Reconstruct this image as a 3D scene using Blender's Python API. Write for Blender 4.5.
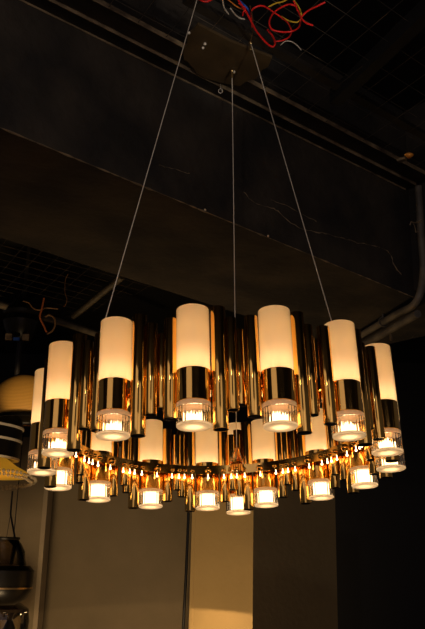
import bpy, bmesh, math, random
from mathutils import Vector, Matrix
from math import sin, cos, radians as R, pi
for o in list(bpy.data.objects): bpy.data.objects.remove(o)
S = bpy.context.scene
C = S.collection
# ------------------------------------------------------------------ camera
FPX = 792.84                      # focal length in pixels of the 425 x 629 frame
PITCH = math.atan(FPX/2620); ROLL = -math.atan(62/2620)
EYE = Vector((0, 0, 1.5))
cp, sp, cr, sr = cos(PITCH), sin(PITCH), cos(ROLL), sin(ROLL)
RIGHT = Vector((cr, sr*sp, -sr*cp)); UP = Vector((sr, -cr*sp, cr*cp)); FWD = Vector((0, cp, sp))
cam = bpy.data.cameras.new('camera'); co = bpy.data.objects.new('camera', cam); C.objects.link(co)
cam.sensor_fit = 'HORIZONTAL'; cam.sensor_width = 36; cam.lens = 36*FPX/425
cam.clip_start = 0.05; cam.clip_end = 60
m = Matrix.Identity(4)
for i in range(3):
    m[i][0] = RIGHT[i]; m[i][1] = UP[i]; m[i][2] = -FWD[i]; m[i][3] = EYE[i]
co.matrix_world = m
S.camera = co
# ------------------------------------------------------------------ world, lights, exposure
W = bpy.data.worlds.new('world'); S.world = W; W.use_nodes = True
W.node_tree.nodes['Background'].inputs[0].default_value = (1, .84, .80, 1)
W.node_tree.nodes['Background'].inputs[1].default_value = .034
S.view_settings.view_transform = 'Standard'; S.view_settings.look = 'None'
S.view_settings.exposure = 0.15; S.view_settings.gamma = 1; S.view_settings.use_curve_mapping = False

def area(name, loc, target, size, power, col=(1, .62, .32), sy=None):
    l = bpy.data.lights.new(name, 'AREA'); l.energy = power; l.color = col; l.size = size
    if sy: l.shape = 'RECTANGLE'; l.size_y = sy
    o = bpy.data.objects.new(name, l); C.objects.link(o); o.location = loc
    o.rotation_euler = (Vector(target)-Vector(loc)).to_track_quat('-Z', 'Y').to_euler()
    return o
def spot(name, loc, target, power, angle, blend=.2, col=(1, .62, .3), rad=.03):
    l = bpy.data.lights.new(name, 'SPOT'); l.energy = power; l.color = col
    l.spot_size = R(angle); l.spot_blend = blend; l.shadow_soft_size = rad
    o = bpy.data.objects.new(name, l); C.objects.link(o); o.location = loc
    o.rotation_euler = (Vector(target)-Vector(loc)).to_track_quat('-Z', 'Y').to_euler()
    return o
# unseen fill lights added behind the viewer (they also make the reflections in the copper)
area('fill_light', (-1.6, -1.0, 2.5), (0, 2.1, 1.7), 2.0, 5.4, (1, .82, .88), 2.2)
area('fill_light', (1.3, -1.4, 2.2), (0, 2.1, 1.7), 1.5, 3.4, (1, .82, .88), 2.0)
area('fill_light', (.1, -2.2, 1.2), (0, 2.1, 1.7), 2.4, 4.2, (1, .80, .82), 1.8)
# unseen lights aimed at single parts of the room
area('wall_fill_light', (-.9, 3.6, .3), (-.5, 5.6, 1.6), .5, 22, (1, .68, .34))  # low wash added to brighten the left wall
spot('column_light', (-.35, 3.5, .6), (-.02, 4.6, .45), 12, 60, .25)
spot('fill_spot', (-.5, -.6, 2.7), (.05, 2.5, 2.85), 22, 50, .8, (1, .9, .8), .06)  # unseen spot added to lift the beam face
spot('floor_spot', (-.21, 4.39, 1.20), (-.15, 4.44, .2), 8, 173, .02, (1, .66, .34), .01)   # lights the foot of the column
spot('fill_spot', (.75, .2, 1.9), (.17, 2.0, 3.05), 34, 14, .5, (1, .93, .85))  # added spot that brightens the loose red cables
spot('fill_spot', (-.5, 3.2, 2.0), (-1.18, 4.9, 2.43), 60, 12, .6, (1, .72, .38))  # unseen light added for the veneer shade

# ------------------------------------------------------------------ helpers
def ray(x, y):
    return (RIGHT*((x-212.5)/FPX) + UP*((314.5-y)/FPX) + FWD)
def at(x, y, Y): r = ray(x, y); return EYE + r*(Y/r.y)
def atz(x, y, z): r = ray(x, y); return EYE + r*((z-EYE.z)/r.z)
def hit(x, y, P, n): r = ray(x, y); return EYE + r*((Vector(P)-EYE).dot(n)/r.dot(n))

def tag(o, label=None, cat=None, group=None, kind=None):
    if label: o['label'] = label
    if cat: o['category'] = cat
    if group: o['group'] = group
    if kind: o['kind'] = kind
    return o
def empty(name, loc=(0, 0, 0)):
    o = bpy.data.objects.new(name, None); C.objects.link(o); o.location = loc; o.empty_display_size = .05
    return o
def obj(name, bm, mats, parent=None, smooth=True, kind=None):
    me = bpy.data.meshes.new(name)
    bmesh.ops.recalc_face_normals(bm, faces=bm.faces)
    bm.to_mesh(me); bm.free()
    if not isinstance(mats, (list, tuple)): mats = [mats]
    for q in mats: me.materials.append(q)
    if smooth:
        for f in me.polygons: f.use_smooth = True
        me.set_sharp_from_angle(angle=R(35))
    o = bpy.data.objects.new(name, me); C.objects.link(o)
    if parent: o.parent = parent
    if kind: o['kind'] = kind
    return o
def BM(): return bmesh.new()
def box(bm, a, b, M=None, mi=0):
    vs = [bm.verts.new((x, y, z)) for x in (a[0], b[0]) for y in (a[1], b[1]) for z in (a[2], b[2])]
    fs = [(0,1,3,2),(4,6,7,5),(0,4,5,1),(2,3,7,6),(0,2,6,4),(1,5,7,3)]
    for f in fs: g = bm.faces.new([vs[i] for i in f]); g.material_index = mi
    if M is not None: bmesh.ops.transform(bm, matrix=M, verts=vs)
    return vs
def lathe(bm, prof, n=32, closed=False, M=None, mi=0, caps=(False, False)):
    """prof: list of (r, z); closed joins last to first"""
    rings = []; allv = []
    for r, z in prof:
        if r < 1e-6:
            v = bm.verts.new((0, 0, z)); rings.append([v]); allv.append(v)
        else:
            ring = [bm.verts.new((r*cos(2*pi*i/n), r*sin(2*pi*i/n), z)) for i in range(n)]
            rings.append(ring); allv += ring
    pairs = list(zip(rings, rings[1:])) + ([(rings[-1], rings[0])] if closed else [])
    for a, b in pairs:
        for i in range(n):
            j = (i+1) % n
            if len(a) == 1 and len(b) == 1: continue
            if len(a) == 1: f = bm.faces.new((a[0], b[i], b[j]))
            elif len(b) == 1: f = bm.faces.new((a[i], a[j], b[0]))
            else: f = bm.faces.new((a[i], a[j], b[j], b[i]))
            f.material_index = mi
    if caps[0]: bm.faces.new(rings[0]).material_index = mi
    if caps[1]: bm.faces.new(rings[-1]).material_index = mi
    if M is not None: bmesh.ops.transform(bm, matrix=M, verts=allv)
    return allv
def tube(bm, pts, r, n=8, mi=0):
    pts = [Vector(p) for p in pts]; rings = []
    up = Vector((0.123, .3, 1)).normalized()
    for i, p in enumerate(pts):
        d = (pts[min(i+1, len(pts)-1)] - pts[max(i-1, 0)]).normalized()
        u = (up - d*up.dot(d))
        if u.length < 1e-3: u = Vector((1, 0, 0)) - d*d.x
        u.normalize(); v = d.cross(u); up = u
        rr = r[i] if isinstance(r, (list, tuple)) else r
        rings.append([bm.verts.new(p + (u*cos(2*pi*k/n) + v*sin(2*pi*k/n))*rr) for k in range(n)])
    for a, b in zip(rings, rings[1:]):
        for k in range(n):
            bm.faces.new((a[k], a[(k+1) % n], b[(k+1) % n], b[k])).material_index = mi
    bm.faces.new(rings[0]).material_index = mi; bm.faces.new(rings[-1]).material_index = mi
def smooth_path(pts, k=6):
    pts = [Vector(p) for p in pts]; out = []
    for i in range(len(pts)-1):
        p0 = pts[max(i-1, 0)]; p1 = pts[i]; p2 = pts[i+1]; p3 = pts[min(i+2, len(pts)-1)]
        for j in range(k):
            t = j/k
            out.append(.5*((2*p1) + (p2-p0)*t + (2*p0-5*p1+4*p2-p3)*t*t + (3*p1-p0-3*p2+p3)*t**3))
    out.append(pts[-1]); return out
def sphere(bm, c, r, u=12, v=8, sc=(1, 1, 1)):
    bmesh.ops.create_uvsphere(bm, u_segments=u, v_segments=v, radius=r,
        matrix=Matrix.Translation(c) @ Matrix.Diagonal((*sc, 1)))

# ------------------------------------------------------------------ materials
def mat(name, base=(.5, .5, .5), rough=.5, metal=0, **kw):
    m = bpy.data.materials.new(name); m.use_nodes = True
    b = m.node_tree.nodes['Principled BSDF']
    b.inputs['Base Color'].default_value = (*base, 1); b.inputs['Roughness'].default_value = rough
    b.inputs['Metallic'].default_value = metal
    for k, v in kw.items():
        b.inputs[k.replace('_', ' ')].default_value = v
    return m
def noisy(m, base, base2, scale=6, detail=6, lo=.4, hi=.65, bump=0, bscale=30, stretch=None):
    nt = m.node_tree; N = nt.nodes; L = nt.links; b = N['Principled BSDF']
    tc = N.new('ShaderNodeTexCoord'); mp = N.new('ShaderNodeMapping'); L.new(tc.outputs['Object'], mp.inputs[0])
    if stretch: mp.inputs['Scale'].default_value = stretch
    nz = N.new('ShaderNodeTexNoise'); nz.inputs['Scale'].default_value = scale; nz.inputs['Detail'].default_value = detail
    L.new(mp.outputs[0], nz.inputs['Vector'])
    rp = N.new('ShaderNodeValToRGB'); L.new(nz.outputs[0], rp.inputs[0])
    rp.color_ramp.elements[0].position = lo; rp.color_ramp.elements[0].color = (*base, 1)
    rp.color_ramp.elements[1].position = hi; rp.color_ramp.elements[1].color = (*base2, 1)
    L.new(rp.outputs[0], b.inputs['Base Color'])
    if bump:
        n2 = N.new('ShaderNodeTexNoise'); n2.inputs['Scale'].default_value = bscale; n2.inputs['Detail'].default_value = 5
        L.new(mp.outputs[0], n2.inputs['Vector'])
        bp = N.new('ShaderNodeBump'); bp.inputs['Strength'].default_value = bump; bp.inputs['Distance'].default_value = .01
        L.new(n2.outputs[0], bp.inputs['Height']); L.new(bp.outputs[0], b.inputs['Normal'])
    return m
copper = mat('copper', (1, .58, .14), .09, 1)
nt = copper.node_tree; N = nt.nodes; L = nt.links
tc = N.new('ShaderNodeTexCoord'); mp = N.new('ShaderNodeMapping'); mp.inputs['Scale'].default_value = (1, 1, .12)
nz = N.new('ShaderNodeTexNoise'); nz.inputs['Scale'].default_value = 90; nz.inputs['Detail'].default_value = 3
rr = N.new('ShaderNodeMapRange'); rr.inputs[3].default_value = .07; rr.inputs[4].default_value = .11
L.new(tc.outputs['Object'], mp.inputs[0]); L.new(mp.outputs[0], nz.inputs[0]); L.new(nz.outputs[0], rr.inputs[0])
L.new(rr.outputs[0], N['Principled BSDF'].inputs['Roughness'])
dark_cap = mat('dark_cap', (.02, .013, .008), .6)
steel = mat('steel_cable', (.95, .82, .62), .5, .5)
opal = bpy.data.materials.new('opal_glass'); opal.use_nodes = True
nt = opal.node_tree; N = nt.nodes; L = nt.links
N.remove(N['Principled BSDF'])
tr = N.new('ShaderNodeBsdfTranslucent'); tr.inputs[0].default_value = (.95, .86, .72, 1)
df = N.new('ShaderNodeBsdfDiffuse'); df.inputs[0].default_value = (.9, .85, .75, 1)
gl = N.new('ShaderNodeBsdfGlossy'); gl.inputs['Roughness'].default_value = .25
mx = N.new('ShaderNodeMixShader'); mx.inputs[0].default_value = .28
L.new(tr.outputs[0], mx.inputs[1]); L.new(df.outputs[0], mx.inputs[2])
fr = N.new('ShaderNodeFresnel'); fr.inputs[0].default_value = 1.35
m2 = N.new('ShaderNodeMixShader'); L.new(fr.outputs[0], m2.inputs[0]); L.new(mx.outputs[0], m2.inputs[1]); L.new(gl.outputs[0], m2.inputs[2])
L.new(m2.outputs[0], N['Material Output'].inputs[0])
frost = opal.copy(); frost.name = 'frosted_acrylic'
nt = frost.node_tree; N = nt.nodes; L = nt.links
em = N.new('ShaderNodeEmission'); em.inputs[0].default_value = (1, .60, .28, 1); em.inputs[1].default_value = .08
ad = N.new('ShaderNodeAddShader'); src = N['Material Output'].inputs[0].links[0].from_socket
L.new(src, ad.inputs[0]); L.new(em.outputs[0], ad.inputs[1]); L.new(ad.outputs[0], N['Material Output'].inputs[0])
glass = mat('clear_acrylic', (1, .97, .92), .02, 0, IOR=1.45, Transmission_Weight=1.0)
def emit(name, col, s):
    m = bpy.data.materials.new(name); m.use_nodes = True; b = m.node_tree.nodes['Principled BSDF']
    b.inputs['Base Color'].default_value = (*col, 1)
    b.inputs['Emission Color'].default_value = (*col, 1); b.inputs['Emission Strength'].default_value = s
    return m
led = emit('led_core', (1, .70, .38), 3.2)
concrete = noisy(mat('dark_concrete', rough=.85), (.013, .0095, .0060), (.060, .043, .0255), 3.5, 10, .40, .74, .6, 25)
blackpaint = mat('black_paint', (.006, .005, .004), .6)
blacksteel = noisy(mat('black_steel', rough=.45), (.014, .011, .009), (.03, .022, .015), 9, 4)
edge_m = noisy(mat('worn_edge', rough=.5), (.09, .06, .035), (.40, .28, .15), 14, 6, .35, .7)
wire_m = noisy(mat('mesh_wire', rough=.5), (.035, .027, .018), (.12, .085, .05), 11, 6, .45, .75)
plaster = noisy(mat('brown_plaster', rough=.9), (.20, .155, .09), (.24, .185, .11), 4, 6, .3, .7, .15, 60)
plaster2 = noisy(mat('ochre_plaster', rough=.85), (.33, .225, .09), (.38, .26, .105), 3, 6, .3, .7, .2, 30)
pipe_m = noisy(mat('painted_pipe', rough=.55), (.08, .066, .05), (.16, .13, .09), 12, 5)

# ------------------------------------------------------------------ structure
TH = R(40); D = Vector((cos(TH), sin(TH), 0)); NN = Vector((-sin(TH), cos(TH), 0))   # beam direction, its horizontal normal
def bpt(s, c, z): return D*s + NN*c + Vector((0, 0, z))
def bbox(bm, s0, s1, c0, c1, z0, z1, dz0=0, mi=0):
    vs = []
    for s in (s0, s1):
        for c in (c0, c1):
            for z in (z0 + (dz0*(s-.0) if True else 0), z1):
                vs.append(bm.verts.new(bpt(s, c, z)))
    for f in [(0,1,3,2),(4,6,7,5),(0,4,5,1),(2,3,7,6),(0,2,6,4),(1,5,7,3)]:
        bm.faces.new([vs[i] for i in f]).material_index = mi
CEIL = 3.47; MESHZ = 3.07; BC = 1.913; BEND = hit(413, 285, bpt(0, BC, 0), NN).dot(D)
bm = BM(); box(bm, (-5, -3.5, -.1), (4, 8.2, 0)); obj('floor', bm, noisy(mat('floor_m', rough=.5), (.05, .035, .02), (.08, .055, .035)), kind='structure', smooth=False)
bm = BM(); box(bm, (-5, -3.5, CEIL), (4, 8.2, CEIL+.1)); obj('ceiling', bm, blackpaint, kind='structure', smooth=False)
bm = BM(); box(bm, (-5, 8.1, 0), (4, 8.2, CEIL)); obj('wall_far', bm, blackpaint, kind='structure', smooth=False)
bm = BM(); bbox(bm, -2.6, BEND+.5, BC, 2.645, 0, CEIL)
# the beam: soffit slopes down a little towards its right end
for v in bm.verts:
    if v.co.z < 1:
        s = v.co.dot(D); v.co.z = 2.635 - (s-.80)*.033
bmesh.ops.subdivide_edges(bm, edges=bm.edges, cuts=2)
obj('trim_1', bm, concrete, kind='structure', smooth=False)
# right wall, where the beam ends
bm = BM(); bbox(bm, BEND, BEND+.13, -1.6, BC-.002, 2.60, CEIL); obj('wall_right', bm, concrete, kind='structure', smooth=False)

# left walls, far behind
bm = BM()
a = at(44.5, 490, 6.1); b = at(196, 500, 6.1)
zt = at(100, 446, 6.1).z
box(bm, (a.x, 6.1, 0), (b.x+.25, 6.25, zt)); obj('wall_back', bm, plaster, kind='structure', smooth=False)
bm = BM()
a2 = at(43.5, 560, 5.7)
box(bm, (-3.2, 5.7, 0), (a2.x-.03, 5.82, zt)); obj('wall_left', bm, plaster, kind='structure', smooth=False)
bm = BM(); box(bm, (a2.x-.03, 5.67, 0), (a2.x, 5.85, zt)); obj('trim_2', bm, noisy(mat('pale_edge', rough=.7), (.30, .23, .15), (.34, .27, .17)), kind='structure', smooth=False)
# square column: lit left face, dark right face
P = at(253, 560, 4.5); P.z = 0
def col_t(px, axis, nrm): q = hit(px, 565, P, nrm); return (q-P).dot(axis)
w1 = col_t(190.5, NN, D); w2 = col_t(336.5, D, NN)
bm = BM(); vs = []
for z in (0, at(220, 452, 4.7).z):
    for q in (P, P+D*w2, P+D*w2+NN*w1, P+NN*w1): vs.append(bm.verts.new((q.x, q.y, z)))
fs = [(0,1,2,3),(4,7,6,5),(0,4,5,1),(1,5,6,2),(2,6,7,3),(3,7,4,0)]
for f in fs: bm.faces.new([vs[i] for i in f])
obj('wall_column', bm, plaster2, kind='structure', smooth=False)
q0 = P + NN*(w1-.035) - D*.004
bm = BM(); box(bm, (0, 0, 0), (.006, .006, at(220, 455, 4.7).z), Matrix.Translation(q0)); obj('trim_3', bm, plaster2, kind='structure', smooth=False)

# steel channels along the top of the beam
for i, (c0, c1, zb) in enumerate(((1.853, 1.909, 3.073), (1.770, 1.847, 3.078))):
    bm = BM(); bbox(bm, -2.4, BEND-.02, c0+.0025, c1, zb, zb+.05)
    o = obj('trim_%d' % (4+i), bm, blacksteel, kind='structure', smooth=False)
    bm = BM(); bbox(bm, -2.4, BEND-.02, c0, c0+.0028, zb-.005, zb+.012)
    obj('lip', bm, edge_m, o, smooth=False)
bm = BM(); bbox(bm, -2.4, BEND-.02, 1.9095, 1.9125, 3.067, 3.12); obj('trim_6', bm, edge_m, kind='structure', smooth=False)
# worn lower arris of the beam, and a pale mineral crack across its face
rn = random.Random(3)
bm = BM(); pts = []; rs = []
for i in range(160):
    s_ = -.2 + (BEND+.2)*i/159
    pts.append(bpt(s_, BC+.001, 2.635-(s_-.80)*.033+.001)); rs.append(.0012+.0028*rn.random()**3)
tube(bm, pts, rs, 6)
beam = bpy.data.objects['trim_1']
obj('worn_arris', bm, edge_m, beam)
for kk, cp_ in enumerate(([(242, 192), (254, 203), (262, 206), (275, 209), (286, 219), (300, 228), (312, 232), (330, 235), (345, 240), (358, 243), (375, 246), (388, 254), (396, 264), (400, 273)],
            [(270, 200), (284, 206), (300, 212), (318, 222)], [(160, 166), (176, 169), (190, 174)])):
    P3 = []
    for x, y in cp_:
        P3.append(hit(x+rn.uniform(-2, 2), y+rn.uniform(-1.5, 1.5), bpt(0, BC, 0), NN))
    P3 = smooth_path(P3, 5)
    P3 = [p+Vector((0, 0, rn.uniform(-.003, .003))) for p in P3]
    bm = BM(); tube(bm, P3, [.0004+(.0030 if kk == 0 else .0018)*rn.random()**2 for _ in P3], 6); obj('crack', bm, edge_m, beam)
for x, y in ((205, 210), (268, 236)):
    bm = BM(); q = hit(x, y, bpt(0, BC, 0), NN); sphere(bm, q, .0045, 8, 6)
    tag(obj('nail', bm, mat('nail_head', (.8, .6, .35), .4)), 'small pale nail head on the beam edge, %s suspension cable' % ('left of the centre' if x < 230 else 'just left of the right'), 'nail')

# wire mesh ceiling
D2 = Vector((cos(R(118)), sin(R(118)), 0)); O = Vector((.5795, 2.3265, MESHZ))
def clipline(p, d, cmax, cmin, lo=-6, hi=6):
    """part of p+t*d whose beam coordinate lies in (cmin,cmax) and inside the room"""
    ts = [t/100 for t in range(int(lo*100), int(hi*100), 4)]
    ok = []
    for t in ts:
        q = p+d*t
        if cmin < q.dot(NN) < cmax and -2.2 < q.x < 2.1 and .6 < q.y < 7.6 and q.dot(D) < BEND-.02: ok.append(t)
    return (p+d*min(ok), p+d*max(ok)) if len(ok) > 2 else None
def wire_field(cmin, cmax, nr):
    bm = BM()
    for k in range(-nr, nr):
        for (p, d) in ((O+D2*(k*.106), D), (O+D*(k*.108), D2)):
            e = clipline(p, d, cmax, cmin)
            if e: tube(bm, e, .0011, 4)
    return bm
tag(obj('wire_mesh_ceiling', wire_field(.5, 1.766, 24), wire_m, smooth=False), 'dark square wire mesh panel hung under the ceiling in front of the beam, behind the loose red cables', 'ceiling mesh')
tag(obj('wire_mesh_ceiling', wire_field(2.66, 5.4, 48), wire_m, smooth=False), 'dark wire mesh panel under the ceiling beyond the concrete beam, at the left', 'ceiling mesh')
# bars in the mesh
bm = BM(); d = Vector((-.38, .925, 0)).normalized(); n2 = Vector((d.y, -d.x, 0)); b0 = Vector((.6166, 2.01, 0))
for s, e in (((-.9), .52),):
    vs = [bm.verts.new(b0 + d*t + n2*w + Vector((0, 0, z))) for t in (s, e) for w in (-.021, .021) for z in (3.045, 3.10)]
    for f in [(0,1,3,2),(4,6,7,5),(0,4,5,1),(2,3,7,6),(0,2,6,4),(1,5,7,3)]: bm.faces.new([vs[i] for i in f])
tag(obj('ceiling_bar', bm, blackpaint, smooth=False), 'black bar crossing the wire mesh diagonally at upper right', 'bar')
bm = BM(); bbox(bm, 1.2, BEND-.02, 1.572, 1.605, 3.074, 3.09)
tag(obj('ceiling_bar', bm, blacksteel, smooth=False), 'thin flat bar across the wire mesh, running beside the beam', 'bar')

# ------------------------------------------------------------------ the chandelier
CX, CY, CZ = .0229, 2.1068, 1.5+.1974
PH = .1655; HT, HBT, HBB, LR = .2708, .1241, .0520, .0364
TX, TY, LX, LY = .0428, -.1334, -.0428, .1334
OFF = [-.0118, .0036, .0261, .0233, .0155, .0031, .0031, -.0215, .0069, -.0012, -.0018, -.0091, -.0198, -.0154, -.0012]
RAD = .45
root = empty('chandelier', (CX, CY, CZ))
tag(root, 'large round copper chandelier of lit opal tubes hanging on three cables', 'chandelier')
AX = Vector((LX, LY, 1)).normalized()
QA = Vector((0, 0, 1)).rotation_difference(AX).to_matrix().to_4x4()
def ringpt(a, rad=RAD, h=0):
    x = -rad*cos(a); y = -rad*sin(a)
    return Vector((x + LX*h, y + LY*h, h + TX*x + TY*y))
def angle(k, frac=0):
    k0 = k % 15; k1 = (k+1) % 15
    a0 = PH + R(24*k) + OFF[k0]; a1 = PH + R(24*(k+1)) + OFF[k1]
    return a0 + (a1-a0)*frac
def place(o, a, rad=RAD, h=0, k=1):
    o.matrix_local = Matrix.Translation(ringpt(a, rad, h)) @ QA @ Matrix.Rotation(a, 4, 'Z') @ Matrix.Scale(k, 4)
rnd = random.Random(4)
# lamp parts in their own frame: origin at the bottom of the acrylic cup
sr_ = .0368
bm = BM()
lathe(bm, [(sr_, HBT-.002), (sr_, HT-.003), (sr_-.001, HT-.0008), (sr_-.003, HT), (0, HT)], 40)
shade = obj('lamp_shade', bm, opal, root); shade['label'] = 'glowing opal glass tube'
bm = BM()
lathe(bm, [(.0362, HBB), (.0371, HBB+.0008), (.0371, HBT-.0008), (.0362, HBT), (.031, HBT), (.031, HBT-.004), (0, HBT-.004)], 40)
lathe(bm, [(.0362, HBB), (.030, HBB), (.030, HBB+.006), (0, HBB+.006)], 40)
collar = obj('collar', bm, copper, root)
bm = BM()
nf = 96; rg = []
for rr_, zz in ((.0374, .005), (.0374, .041), (.0315, .041), (.0315, .005)):
    rg.append([bm.verts.new(((rr_ - (.0012*(i % 4 < 2) if rr_ < .035 else 0))*cos(2*pi*i/nf), (rr_ - (.0012*(i % 4 < 2) if rr_ < .035 else 0))*sin(2*pi*i/nf), zz)) for i in range(nf)])
for A, B in zip(rg, rg[1:]+rg[:1]):
    for i in range(nf): bm.faces.new((A[i], A[(i+1) % nf], B[(i+1) % nf], B[i]))
cup = obj('acrylic_cup', bm, glass, root); cup['label'] = 'clear acrylic cup'
bm = BM()
lathe(bm, [(0, .0440), (.0310, .0440), (.0315, .0412), (.0374, .0412), (.0374, .0505), (.0363, .0515), (.0310, .0515)], 40)
rim = obj('frosted_rim', bm, frost, cup)
bm = BM()
lathe(bm, [(0, 0), (.0358, 0), (.0372, .0012), (.0374, .0047)], 40)
disc = obj('frosted_disc', bm, frost, cup); disc['label'] = 'frosted round bottom disc'
bm = BM()                                    # crown-shaped light guide: serrated upper edge
n = 24; hs = [(.024 + .011*rnd.random()) if i % 2 == 0 else .015+.005*rnd.random() for i in range(n)]
v0 = [bm.verts.new((.0195*cos(2*pi*i/n), .0195*sin(2*pi*i/n), .006)) for i in range(n)]
v1 = [bm.verts.new((.0180*cos(2*pi*i/n), .0180*sin(2*pi*i/n), hs[i])) for i in range(n)]
v2 = [bm.verts.new((.0110*cos(2*pi*i/n), .0110*sin(2*pi*i/n), .018)) for i in range(n)]
vc = bm.verts.new((0, 0, .038)); vb = bm.verts.new((0, 0, .006))
for i in range(n):
    j = (i+1) % n
    bm.faces.new((v0[i], v0[j], v1[j], v1[i])); bm.faces.new((v1[i], v1[j], v2[j], v2[i]))
    bm.faces.new((v2[i], v2[j], vc)); bm.faces.new((v0[j], v0[i], vb))
bulb = obj('bulb', bm, led, cup, smooth=False); bulb['label'] = 'bright glowing core'
protos = [shade, collar, cup]
def copy_tree(o, parent):
    c = o.copy(); C.objects.link(c); c.parent = parent
    for ch in list(o.children): copy_tree(ch, c)
    return c
bm = BM(); lathe(bm, [(0, .006), (.0215, .006), (.0215, .040), (.020, .042), (0, .042)], 24)
block_me = obj('block', bm, led); bd = block_me.data; bpy.data.objects.remove(block_me)
la = bpy.data.lights.new('lamp_glow', 'POINT'); la.energy = .064; la.color = (1, .69, .36); la.shadow_soft_size = .008
lb = bpy.data.lights.new('lamp_glow', 'POINT'); lb.energy = .021; lb.color = (1, .55, .18); lb.shadow_soft_size = .012
for k in range(15):
    a = angle(k)
    for pz in protos:
        o = pz if k == 0 else copy_tree(pz, root)
        place(o, a)
        if k >= 8:
            for ch in o.children:
                if ch.name.startswith('bulb'): ch.data = bd
    for ld, hh in ((la, .139), (lb, .218)):
        l = bpy.data.objects.new('lamp_glow', ld); C.objects.link(l); l.parent = root
        l.location = ringpt(a, h=0) + AX*hh

# one lamp more stands just outside the ring, behind the rear cable hanger
for pz in protos:
    o = copy_tree(pz, root); place(o, angle(10, .51), RAD+.056, -.006, 1.07)
    for ch in o.children:
        if ch.name.startswith('bulb'): ch.data = bd
for ld, hh in ((la, .158), (lb, .236)):
    l = bpy.data.objects.new('lamp_glow', ld); C.objects.link(l); l.parent = root
    l.location = ringpt(angle(10, .51), RAD+.056) + AX*hh
# copper tubes: four lengths in every gap
def tube_mesh(r, h0, h1):
    bm = BM(); t = .0013
    lathe(bm, [(r-t, h0), (r-.0003, h0), (r, h0+.0005), (r, h1-.0005), (r-.0003, h1), (r-t, h1), (r-t, h1-.004), (0, h1-.004)], 28, mi=0)
    lathe(bm, [(r-t, h0), (r-t, h0+.003), (0, h0+.003)], 28, mi=1)
    return obj('copper_tube', bm, [copper, dark_cap], root)
SH = {0: .13, 1: .075, 2: .03}              # these gaps are spaced a little differently
spec = [(.305, .0166, -.0075, .272, 0), (.455, .0133, .036, .248, -.004), (.560, .0124, .053, .228, -.022), (.70, .0153, .021, .2515, 0)]
for (fr_, r, h0, h1, dr) in spec:
    pt = tube_mesh(r, h0, h1)
    for k in range(15):
        o = pt if k == 0 else pt.copy()
        if k: C.objects.link(o); o.parent = root
        place(o, angle(k, fr_+SH.get(k, 0)), RAD+dr)
# hoop that carries everything
HR = .400; HZ = .110
bm = BM(); n = 96; rings = []
for i in range(n):
    a = 2*pi*i/n
    rings.append([bm.verts.new(ringpt(a, rr_, 0) + AX*hh) for rr_, hh in ((HR, HZ-.0135), (HR, HZ+.0135), (HR-.005, HZ+.0135), (HR-.005, HZ-.0135))])
for i in range(n):
    A, B = rings[i], rings[(i+1) % n]
    for k in range(4): bm.faces.new((A[k], A[(k+1) % 4], B[(k+1) % 4], B[k]))
obj('hoop', bm, copper, root)
# standoffs between the hoop and every tube and lamp
def pin(L, r):
    bm = BM(); lathe(bm, [(0, 0), (r, 0), (r, L)], 10, M=Matrix.Rotation(-pi/2, 4, 'Y')); 
    sphere(bm, (.006, 0, 0), r*1.7, 10, 6)
    return obj('standoff', bm, copper, root)
pins = {}
for k in range(15):
    for key, a, Lp, r in [('lamp', angle(k), .018, .006)] + [(i, angle(k, s[0]+SH.get(k, 0)), RAD+s[4]-s[1]-HR+.002, .004) for i, s in enumerate(spec)]:
        if key in pins: o = pins[key].copy(); C.objects.link(o); o.parent = root
        else: o = pin(Lp, r); pins[key] = o
        o.matrix_local = Matrix.Translation(ringpt(a, HR, 0) + AX*.108) @ QA @ Matrix.Rotation(a, 4, 'Z')
# glowing beads added under the hoop for specks and amber glow, one by every standoff
bead_m = emit('bead_glow', (1, .68, .34), 7)
bead = None
for k in range(15):
    for f_ in [0] + [q_[0]+SH.get(k, 0) for q_ in spec]:
        if bead is None:
            bm = BM(); sphere(bm, (0, 0, 0), .0034, 8, 6); lathe(bm, [(.0012, .002), (.0012, .012)], 6); o = bead = obj('glow_bead', bm, bead_m, root)
        else: o = bead.copy(); C.objects.link(o); o.parent = root
        o.matrix_local = Matrix.Translation(ringpt(angle(k, f_), HR+.001, 0) + AX*(HZ-.024)) @ QA
# a saddle band behind each lamp on the hoop
bm = BM(); n = 10; vs = []
for i in range(n+1):
    t = -1.15 + 2.3*i/n
    for rr_, hh in ((.0375, .012), (.0375, -.012), (.0392, -.012), (.0392, .012)):
        vs.append(bm.verts.new((rr_*cos(t), rr_*sin(t), hh)))
for i in range(n):
    for k in range(4): bm.faces.new((vs[4*i+k], vs[4*i+(k+1) % 4], vs[4*i+4+(k+1) % 4], vs[4*i+4+k]))
bm.faces.new(vs[:4]); bm.faces.new(vs[-4:])
sad = obj('saddle_bracket', bm, copper, root)
for k in range(15):
    o = sad if k == 0 else sad.copy()
    if k: C.objects.link(o); o.parent = root
    a = angle(k); o.matrix_local = Matrix.Translation(ringpt(a, RAD, 0) + AX*.128) @ QA @ Matrix.Rotation(a, 4, 'Z')

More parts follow.
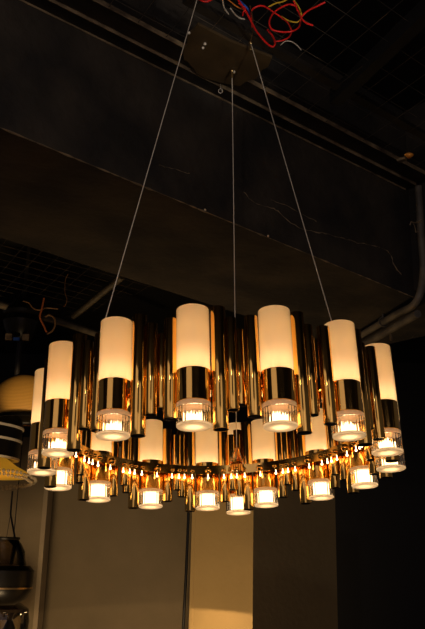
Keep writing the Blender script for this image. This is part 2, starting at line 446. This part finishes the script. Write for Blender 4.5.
# suspension cables
def on_ring(px, side):
    best = None
    for i in range(720):
        a = 2*pi*i/720; q = Vector((CX, CY, CZ)) + ringpt(a, HR-.0025, 0) + AX*(HZ+.01)
        v = q-EYE; X = v.dot(RIGHT)/v.dot(FWD)*FPX+212.5
        if (q.y > CY) == (side == 'back'):
            if best is None or abs(X-px) < best[0]: best = (abs(X-px), q, a)
    return best[1], best[2]
canz = 3.055
ends = [('back', 237, atz(232, 70, canz)), ('front', 82, atz(199.5, -9, canz+.015)), ('front', 353, atz(250.5, 42, canz+.01))]
rv = Vector((CX, CY, CZ))
for side, px, top in ends:
    q, a = on_ring(px, side)
    bm = BM(); tube(bm, [q-rv+Vector((0, 0, .02)), top-rv], .0014, 6)
    cb = obj('suspension_cable', bm, steel, root)
    cb['label'] = 'thin steel suspension cable'
    bm = BM()                                # hanger: a small cone clasping the hoop
    kk = 1.9 if side == 'back' else 1
    lathe(bm, [(.003*kk, .030*kk), (.005*kk, .026*kk), (.014*kk, -.004*kk), (.015*kk, -.016), (.012*kk, -.018), (0, -.018)], 16, M=Matrix.Translation(q-rv))
    obj('cable_hanger', bm, glass if side == 'back' else copper, cb)
    bm = BM(); sphere(bm, top-rv+Vector((0, 0, -.004)), .0065, 12, 8); lathe(bm, [(.002, -.03), (.0035, -.028), (.0035, -.006), (.006, -.004)], 10, M=Matrix.Translation(top-rv))
    obj('cable_grip', bm, mat('brass_grip', (.75, .5, .2), .3, 1), cb)
# ceiling canopy: flat stepped plate with screws
cpx = [(198, 25), (231, 42), (272, 58), (268, 67), (262, 70), (256, 79), (247, 81), (240, 86), (226, 84), (217, 82), (207, 79), (197, 74), (193, 68), (188, 62), (184, 60), (183, 50), (187, 45), (187, 36), (192, 32)]
bm = BM(); zc = 3.060
lo = [bm.verts.new(atz(x, y, zc)-rv) for x, y in cpx]; hi = [bm.verts.new(v.co+Vector((0, 0, .010))) for v in lo]
bm.faces.new(lo); bm.faces.new(hi[::-1])
for i in range(len(lo)): j = (i+1) % len(lo); bm.faces.new((lo[i], lo[j], hi[j], hi[i]))
can = obj('canopy_plate', bm, noisy(mat('bronze_plate', rough=.5), (.075, .045, .017), (.105, .062, .024), 12), root, smooth=False)
can['label'] = 'brown ceiling plate with stepped rim'
for px, py in ((205, 44), (203, 48), (234, 72), (189, 33)):
    bm = BM(); sphere(bm, atz(px, py, zc-.004)-rv, .005, 10, 6); obj('screw', bm, steel, can)

# ------------------------------------------------------------------ loose cables on the ceiling
def cable(name, pts, r, m, label, cat='cable', z=3.03, dz=.005, seed=0, group=None):
    rn = random.Random(seed)
    P3 = [atz(x, y, z + rn.uniform(-dz, dz)) for x, y in pts]
    bm = BM(); tube(bm, smooth_path(P3, 6), r, 8)
    return tag(obj(name, bm, m), label, cat, group or 'loose cables hanging from the ceiling')
def cc(l): return [(215+x/3.54, y/3.54) for x, y in l]
red = mat('red_plastic', (.85, .02, .015), .4); yel = mat('yellow_plastic', (.75, .45, .03), .4)
blu = mat('blue_plastic', (.03, .10, .45), .4); wht = mat('white_plastic', (.6, .5, .38), .5)
org = mat('orange_plastic', (.75, .22, .03), .4); brn = mat('brown_plastic', (.10, .05, .02), .5)
cable('red_cable', cc([(70, -20), (95, 20), (115, 50), (130, 80), (150, 115), (185, 155), (205, 165), (213, 150), (202, 125), (186, 106)]), .0030, red, 'thick red loose cable hanging lowest, bent like a hook beside the brass cable grip', seed=1, z=3.015)
cable('red_cable', cc([(132, 95), (128, 60), (130, 38), (145, 25), (172, 22), (215, 48), (255, 78), (270, 108), (263, 130), (240, 143), (208, 147)]), .0025, red, 'red loose cable curling in the left oval loop of the tangle', seed=2, z=3.04)
cable('red_cable', cc([(290, 22), (260, 16), (225, 32), (203, 52), (192, 80), (202, 104), (235, 113), (272, 111), (298, 95), (306, 62), (330, 38), (362, 22), (390, 8)]), .0025, red, 'red loose cable curling in the right loop with its end pointing up right', seed=3, z=2.995)
cable('red_cable', cc([(280, 5), (292, 35), (305, 62), (320, 80), (346, 90)]), .0025, red, 'short red loose cable crossing the right loop, its end pointing down', seed=4, z=2.975)
cable('red_cable', [(199, -1), (204, 1.5), (209, 1), (214, -2)], .0028, red, 'red cable just peeking in at the top beside the left suspension cable', seed=5, z=3.02)
cable('red_cable', cc([(84, 12), (98, 22), (108, 32), (100, 44), (98, 55)]), .002, red, 'short red curl of cable beside the blue cable', seed=12, z=2.99)
cable('yellow_cable', cc([(190, 24), (215, 12), (240, 6), (262, -6)]), .0022, yel, 'short yellow loose cable above the left red loop', seed=6, z=3.02)
cable('yellow_cable', cc([(235, 58), (262, 74), (292, 78), (306, 58), (298, 28), (275, -5)]), .0022, yel, 'yellow loose cable curving through the right red loop', seed=7, z=3.05)
cable('blue_cable', cc([(75, -10), (100, 15), (118, 35), (128, 68)]), .0028, blu, 'blue loose cable left of the red tangle', seed=8, z=3.045)
cable('orange_cable', cc([(35, -12), (62, 12), (82, 26), (105, 36)]), .0018, org, 'thin orange loose cable above the ceiling plate', seed=9, z=3.03)
cable('white_cable', cc([(26, -10), (32, 26), (48, 50)]), .0022, wht, 'off-white loose cable, the leftmost of the tangle', seed=10)
cable('white_cable', cc([(55, 30), (72, 52), (88, 64), (106, 68)]), .0022, wht, 'off-white loose cable end under the orange cable', seed=11)
cable('white_cable', cc([(232, 160), (250, 146), (272, 148), (290, 160), (305, 177)]), .0015, wht, 'thin off-white loose cable arching right of the lowest red bend', seed=13, z=3.02)
cable('brown_cable', [(250.5, 42), (253, 30), (252.5, 18), (250, 6)], .0018, brn, 'brown cable rising from the brass grip of the right suspension cable', seed=14)
# eye ring and orange cap near the channels
bm = BM(); c0 = atz(220.5, 91, 3.05); pts = [c0 + Vector((.007*cos(t*pi/6), 0, .009*sin(t*pi/6))) for t in range(13)]
tube(bm, pts, .0014, 6); tube(bm, [c0+Vector((0, 0, .009)), c0+Vector((0, 0, .03))], .0014, 6)
tag(obj('eye_bolt', bm, steel), 'small steel eye bolt hanging below the ceiling plate at the beam edge', 'bolt')
bm = BM(); c0 = atz(409, 155, 3.04); sphere(bm, (0, 0, 0), .016, 12, 8, (1.2, .8, .55)); lathe(bm, [(.006, -.012), (.010, -.01), (.010, 0)], 12)
bmesh.ops.transform(bm, matrix=Matrix.Translation(c0), verts=bm.verts)
tag(obj('junction_cap', bm, mat('orange_cap', (.95, .35, .04), .5)), 'small orange cap at the right end of the ceiling channels', 'cap')
bm = BM(); c0 = atz(402, 160, 3.05); box(bm, (-.018, -.01, -.004), (.018, .01, .006), Matrix.Translation(c0) @ Matrix.Rotation(R(-40), 4, 'Z'))
tag(obj('mounting_tab', bm, edge_m, smooth=False), 'small tan tab just left of the orange cap', 'bracket')

# ------------------------------------------------------------------ pipes
def pipe(name, pts, r, label, k=5, mt=pipe_m):
    bm = BM(); tube(bm, smooth_path(pts, k), r, 14); return tag(obj(name, bm, mt), label, 'pipe', 'conduits under the beam' if name == 'conduit_pipe' else None)
z1 = 2.53
p_a = atz(416, 302, z1); p_b = atz(395, 315, z1); p_c = atz(358, 337, z1)
dd = (p_c-p_b)
pv = hit(421.5, 240, bpt(BEND-.02, 1.8, 2), D)
pipe('conduit_pipe', [(pv.x, pv.y, 3.06), (pv.x, pv.y, 2.85), (pv.x, pv.y, 2.66), p_a, p_b, p_c, p_c+dd*1.2], .016,
     'dark conduit running down the right wall and bending under the beam')
off = Vector((.01, .02, -.045))
pipe('conduit_pipe', [p_a+off, p_b+off, p_c+off, p_c+dd*1.2+off], .017, 'second dark conduit under the beam, below the one that bends down the wall')
# clamp on the conduit
c0 = atz(383, 322, z1); bm = BM(); t_ = dd.normalized(); u_ = Vector((0, 0, 1)); v_ = t_.cross(u_)
pts = [c0 + (v_*cos(i*pi/8) + u_*sin(i*pi/8))*.0205 for i in range(17)]
tube(bm, pts, .0035, 6); tube(bm, [c0+u_*.018, c0+u_*.075], .004, 8)
lathe(bm, [(0, .055), (.016, .055), (.018, .062), (.018, .068), (0, .07)], 14, M=Matrix.Translation(c0))
tag(obj('pipe_clamp', bm, pipe_m), 'dark ring clamp holding the conduit to the beam soffit', 'clamp')
c0 = atz(391, 338, z1-.04); bm = BM(); lathe(bm, [(0, -.012), (.006, -.012), (.007, 0), (.004, .02), (0, .02)], 10, M=Matrix.Translation(c0))
tag(obj('hanging_bolt', bm, edge_m), 'tiny pale bolt hanging under the lower conduit', 'bolt')
# frayed bracket on the right wall pipe
cq = pv + Vector((0, 0, (hit(420, 224, pv, D).z-pv.z)))
bm = BM(); e = -D
tube(bm, smooth_path([cq+NN*.04+e*.02, cq+NN*.032+e*.022+Vector((0, 0, .012)), cq+NN*.018+e*.022+Vector((0, 0, .004)), cq+e*.022, cq-NN*.02+e*.02+Vector((0, 0, .008))]), .0028, 6)
tube(bm, smooth_path([cq+NN*.02+e*.022, cq+NN*.014+e*.022+Vector((0, 0, -.02)), cq+NN*.010+e*.022+Vector((0, 0, -.045))]), .002, 6)
tag(obj('pipe_strap', bm, edge_m), 'pale bent strap around the pipe on the right wall', 'strap')

zl = 2.98
pipe('ceiling_pipe', [atz(-30, 296, zl), atz(60, 322, zl), atz(112, 339, zl), atz(150, 352, zl)], .024, 'grey-brown pipe running behind the black pendant mount at left')
# ribbed flexible conduit
A_, B_ = atz(122, 277, 3.03), atz(73, 317, 3.03)
pts = [A_.lerp(B_, i/120) for i in range(121)]
bm = BM(); tube(bm, pts, [.016+.005*sin(i*pi/2.0) for i in range(121)], 10)
tag(obj('flexible_conduit', bm, noisy(mat('ribbed', rough=.6), (.05, .038, .022), (.12, .09, .05), 20)), 'ribbed flexible conduit under the ceiling at left, beyond the beam', 'pipe')
def farcable(pts, r, m, label, Y=4.9):
    bm = BM(); tube(bm, smooth_path([at(x, y, Y) for x, y in pts]), r, 8); tag(obj('loose_wire', bm, m), label, 'cable')
owire = mat('rust_wire', (.45, .12, .03), .5); twire = mat('tan_wire', (.25, .13, .05), .5)
farcable([(44, 298), (42, 308), (40, 317), (44, 326), (46.5, 332)], .006, owire, 'rust orange wire hanging beside the black pendant mount', 4.75)
farcable([(23, 301), (29, 303), (33, 308), (39, 310), (47, 308), (58, 309)], .004, twire, 'tan wire running over the black pendant mount', 4.8)
farcable([(45, 317), (49, 315), (54, 318), (55, 325), (52, 331), (47, 334)], .006, twire, 'tan wire coiled right of the black pendant mount', 4.85)
farcable([(68, 274), (65.5, 280), (65, 292), (67, 300), (64.5, 307)], .002, twire, 'thin wire dangling from the mesh above the flexible conduit', 4.6)

# ------------------------------------------------------------------ tiered pendant at far left
YP = 4.9
def base(px, py, Y): return at(px, py, Y)
pk = YP/FPX*1.02                                       # metres per pixel there
top = at(24, 300, YP)
pend = empty('tiered_pendant', top)
tag(pend, 'tiered pendant lamp at far left with golden veneer shade over a black and white drum', 'pendant lamp')
def L2(prof, m, name, parent, n=40, M=None, closed=False):
    bm = BM(); lathe(bm, [(r*pk, z*pk) for r, z in prof], n, M=M, closed=closed); return obj(name, bm, m, parent)
gloss_black = mat('gloss_black', (.005, .004, .003), .35, Specular_IOR_Level=.25)
L2([(0, 0), (6, 0), (8, -8), (18, -10), (20, -14), (19, -17), (16, -18), (16.5, -22), (19, -24), (17, -31), (12, -40), (8, -44), (0, -44)], gloss_black, 'ceiling_mount', pend)
bm = BM(); lathe(bm, [(.012, 0), (.012, CEIL-top.z)], 12); obj('mounting_rod', bm, blacksteel, pend)
bm = BM(); box(bm, (-3*pk, -.10, -50*pk+.02), (3*pk, -.085, -44*pk)); obj('blue_tag', bm, blu, pend, smooth=False)['label'] = 'small blue tag'
for sx in (-1, 1):
    bm = BM(); box(bm, (sx*8.5*pk-.02, -.09, -46*pk), (sx*8.5*pk+.02, -.07, -40*pk)); obj('bracket', bm, edge_m, pend, smooth=False)
bm = BM(); lathe(bm, [(.017, -44*pk), (.017, -110*pk)], 12); obj('pole', bm, blacksteel, pend)
veneer = mat('golden_veneer', (.8, .42, .08), .5)
nt = veneer.node_tree; N = nt.nodes; L = nt.links
tc = N.new('ShaderNodeTexCoord'); wv = N.new('ShaderNodeTexWave'); wv.wave_type = 'BANDS'; wv.bands_direction = 'Z'
wv.inputs['Scale'].default_value = 34; wv.inputs['Distortion'].default_value = 1.2; wv.inputs['Detail'].default_value = 2
rp = N.new('ShaderNodeValToRGB'); rp.color_ramp.elements[0].color = (.50, .24, .04, 1); rp.color_ramp.elements[1].color = (.72, .38, .075, 1)
L.new(tc.outputs['Object'], wv.inputs[0]); L.new(wv.outputs[0], rp.inputs[0]); L.new(rp.outputs[0], N['Principled BSDF'].inputs['Base Color'])
# veneer shade: two curved leaning bands that cross in a V
def band(name, cx, cz, rx, rz, w, t0, t1, lean, parent):
    bm = BM(); n = 30; vs = []
    for i in range(n+1):
        t = R(t0 + (t1-t0)*i/n)
        for s in (0, .25, .5, .75, 1):
            k = 1 - w*s
            vs.append(bm.verts.new(((cx + rx*k*cos(t))*pk, (-lean*s)*pk, (cz + rz*k*sin(t))*pk)))
    for i in range(n):
        for s in range(4): bm.faces.new((vs[5*i+s], vs[5*i+s+1], vs[5*i+6+s], vs[5*i+5+s]))
    o = obj(name, bm, veneer, parent)
    md = o.modifiers.new('thick', 'SOLIDIFY'); md.thickness = .006
    return o
def dome(name, cx, a, b, zc_, yoff, m):
    prof = [(a*cos(t)*pk, (zc_ + b*sin(t))*pk) for t in [i*pi/2/14 for i in range(14)]] + [(0, (zc_+b)*pk)]
    bm = BM(); lathe(bm, [((a-1.5)*pk, zc_*pk)] + prof, 40, M=Matrix.Translation((cx*pk, yoff, 0)))
    return obj(name, bm, m, pend)
dome('veneer_shade', 10, 38, 45, -124, 0, veneer)
dome('veneer_cap', -28, 24, 16, -123, -.06, veneer)
dome('inner_shade', 20, 29, 9, -129, -.20, gloss_black)
M0 = Matrix.Translation((-20*pk, -.02, 0)) @ Matrix.Rotation(R(3), 4, 'Y')
L2([(30, -119), (37, -122), (38, -128), (38, -158), (37, -160), (0, -160), (0, -119)], gloss_black, 'drum', pend, M=M0)
white_m = mat('ivory_strip', (.75, .68, .55), .5)
for zz in (-131.5, -144):
    L2([(37, zz-1), (39.2, zz-1), (39.2, zz+1.2), (37, zz+1.2)], white_m, 'white_strip', pend, M=M0, closed=True)['label'] = 'pale strip round the black drum'
L2([(34, -160), (39, -160), (38.5, -162), (34, -162)], white_m, 'drum_rim', pend, M=M0, closed=True)
L2([(12, -162), (22, -169), (35, -175.5), (31, -180), (0, -182)], emit('amber_glass', (.70, .32, .02), .30), 'amber_dish', pend, M=Matrix.Translation((-13*pk, -.02, 0)))['label'] = 'glowing amber dish'
bm = BM(); rn = random.Random(9)
for i in range(64):
    t = 2*pi*i/64
    for row in range(2):
        r = (47-row*4)*pk
        sphere(bm, (r*cos(t+row*.05)-20*pk, r*sin(t+row*.05), (-180-row*3+rn.uniform(-.5, .5))*pk + .10*r*-sin(t)), 1.7*pk, 6, 4)
cr_ = obj('crystal_fringe', bm, mat('crystal', (.9, .8, .6), .08, 0, Transmission_Weight=.6, IOR=1.5), pend, smooth=False); cr_['kind'] = 'stuff'
L2([(0, -184), (3, -184), (3.6, -187), (2.5, -191), (0, -192)], gloss_black, 'finial', pend, M=Matrix.Translation((-11.5*pk, -.2, 0)))

# ------------------------------------------------------------------ glass pendants below it
YG = 4.68; gk = YG/FPX
clear = bpy.data.materials.new('thin_glass'); clear.use_nodes = True
nt = clear.node_tree; N = nt.nodes; L = nt.links; N.remove(N['Principled BSDF'])
t1 = N.new('ShaderNodeBsdfTransparent'); t1.inputs[0].default_value = (.78, .72, .62, 1)
g1 = N.new('ShaderNodeBsdfGlossy'); g1.inputs['Roughness'].default_value = .05
fz = N.new('ShaderNodeFresnel'); mx = N.new('ShaderNodeMixShader')
L.new(fz.outputs[0], mx.inputs[0]); L.new(t1.outputs[0], mx.inputs[1]); L.new(g1.outputs[0], mx.inputs[2]); L.new(mx.outputs[0], N['Material Output'].inputs[0])
brass = mat('dull_brass', (.55, .36, .16), .35, 1)
gp = empty('glass_pendant', at(4, 538, YG))
tag(gp, 'clear glass bell pendant with black bowl, hanging on a cord below the tiered pendant', 'pendant lamp')
def G(prof, m, name, parent, n=36, closed=False, M=None):
    bm = BM(); lathe(bm, [(r*gk, z*gk) for r, z in prof], n, closed=closed, M=M); return obj(name, bm, m, parent)
G([(0, 1), (15, 1), (15.5, 0), (15, -1.5), (0, -1.5)], gloss_black, 'top_cap', gp)
G([(14, -1.5), (17, -5), (21, -12), (22, -20), (24, -25)], clear, 'glass_dome', gp)
G([(12, -1.5), (12.5, -12), (11, -24)], clear, 'inner_glass', gp)
G([(0, -25), (27, -25), (31, -29), (31, -40), (30, -45), (30, -47), (25, -55), (16, -60), (0, -61)], gloss_black, 'bowl', gp)
G([(30.2, -44), (31.2, -44), (31.2, -45.5), (30.2, -45.5)], brass, 'brass_rim', gp, closed=True)
bm = BM(); g0 = gp.location
tube(bm, [at(12.5, 491, YG)-g0, at(10.5, 514, YG)-g0, at(15, 538, YG)-g0], .0055, 8); obj('cord', bm, gloss_black, gp)
bm = BM(); tube(bm, [at(10.5, 514, YG)-g0, at(6.5, 538, YG)-g0], .0015, 6); obj('stay_wire', bm, gloss_black, gp)
gp2 = empty('glass_pendant', at(6, 600, 5.25))
tag(gp2, 'smoked glass pendant with black flared stem in the bottom left corner', 'pendant lamp')
G([(0, 0), (8, 0), (16, -3), (24, -8), (25, -11), (17, -14), (10, -19)], mat('smoked', (.03, .02, .014), .15, 0), 'smoked_shade', gp2)
G([(2, 0), (2, -12), (3, -20), (7, -29), (8, -40), (0, -41)], gloss_black, 'stem', gp2, M=Matrix.Translation((6*gk, 0, 0)))
G([(24, -8), (26, -20), (25, -40)], clear, 'glass_cylinder', gp2)
bm = BM(); tube(bm, [(0, .05, 0), (0, .05, 1.2)], .003, 6); obj('cord', bm, gloss_black, gp2)

# dark cord down the seam beside the column
bm = BM(); tube(bm, [at(189.5, 440, 6.0), at(188.3, 520, 6.0), at(186, 575, 6.0), at(183.2, 629, 6.0), at(181, 680, 6.0)], .011, 8)
tag(obj('power_cable', bm, gloss_black), 'black cord hanging in the gap left of the ochre column', 'cable')
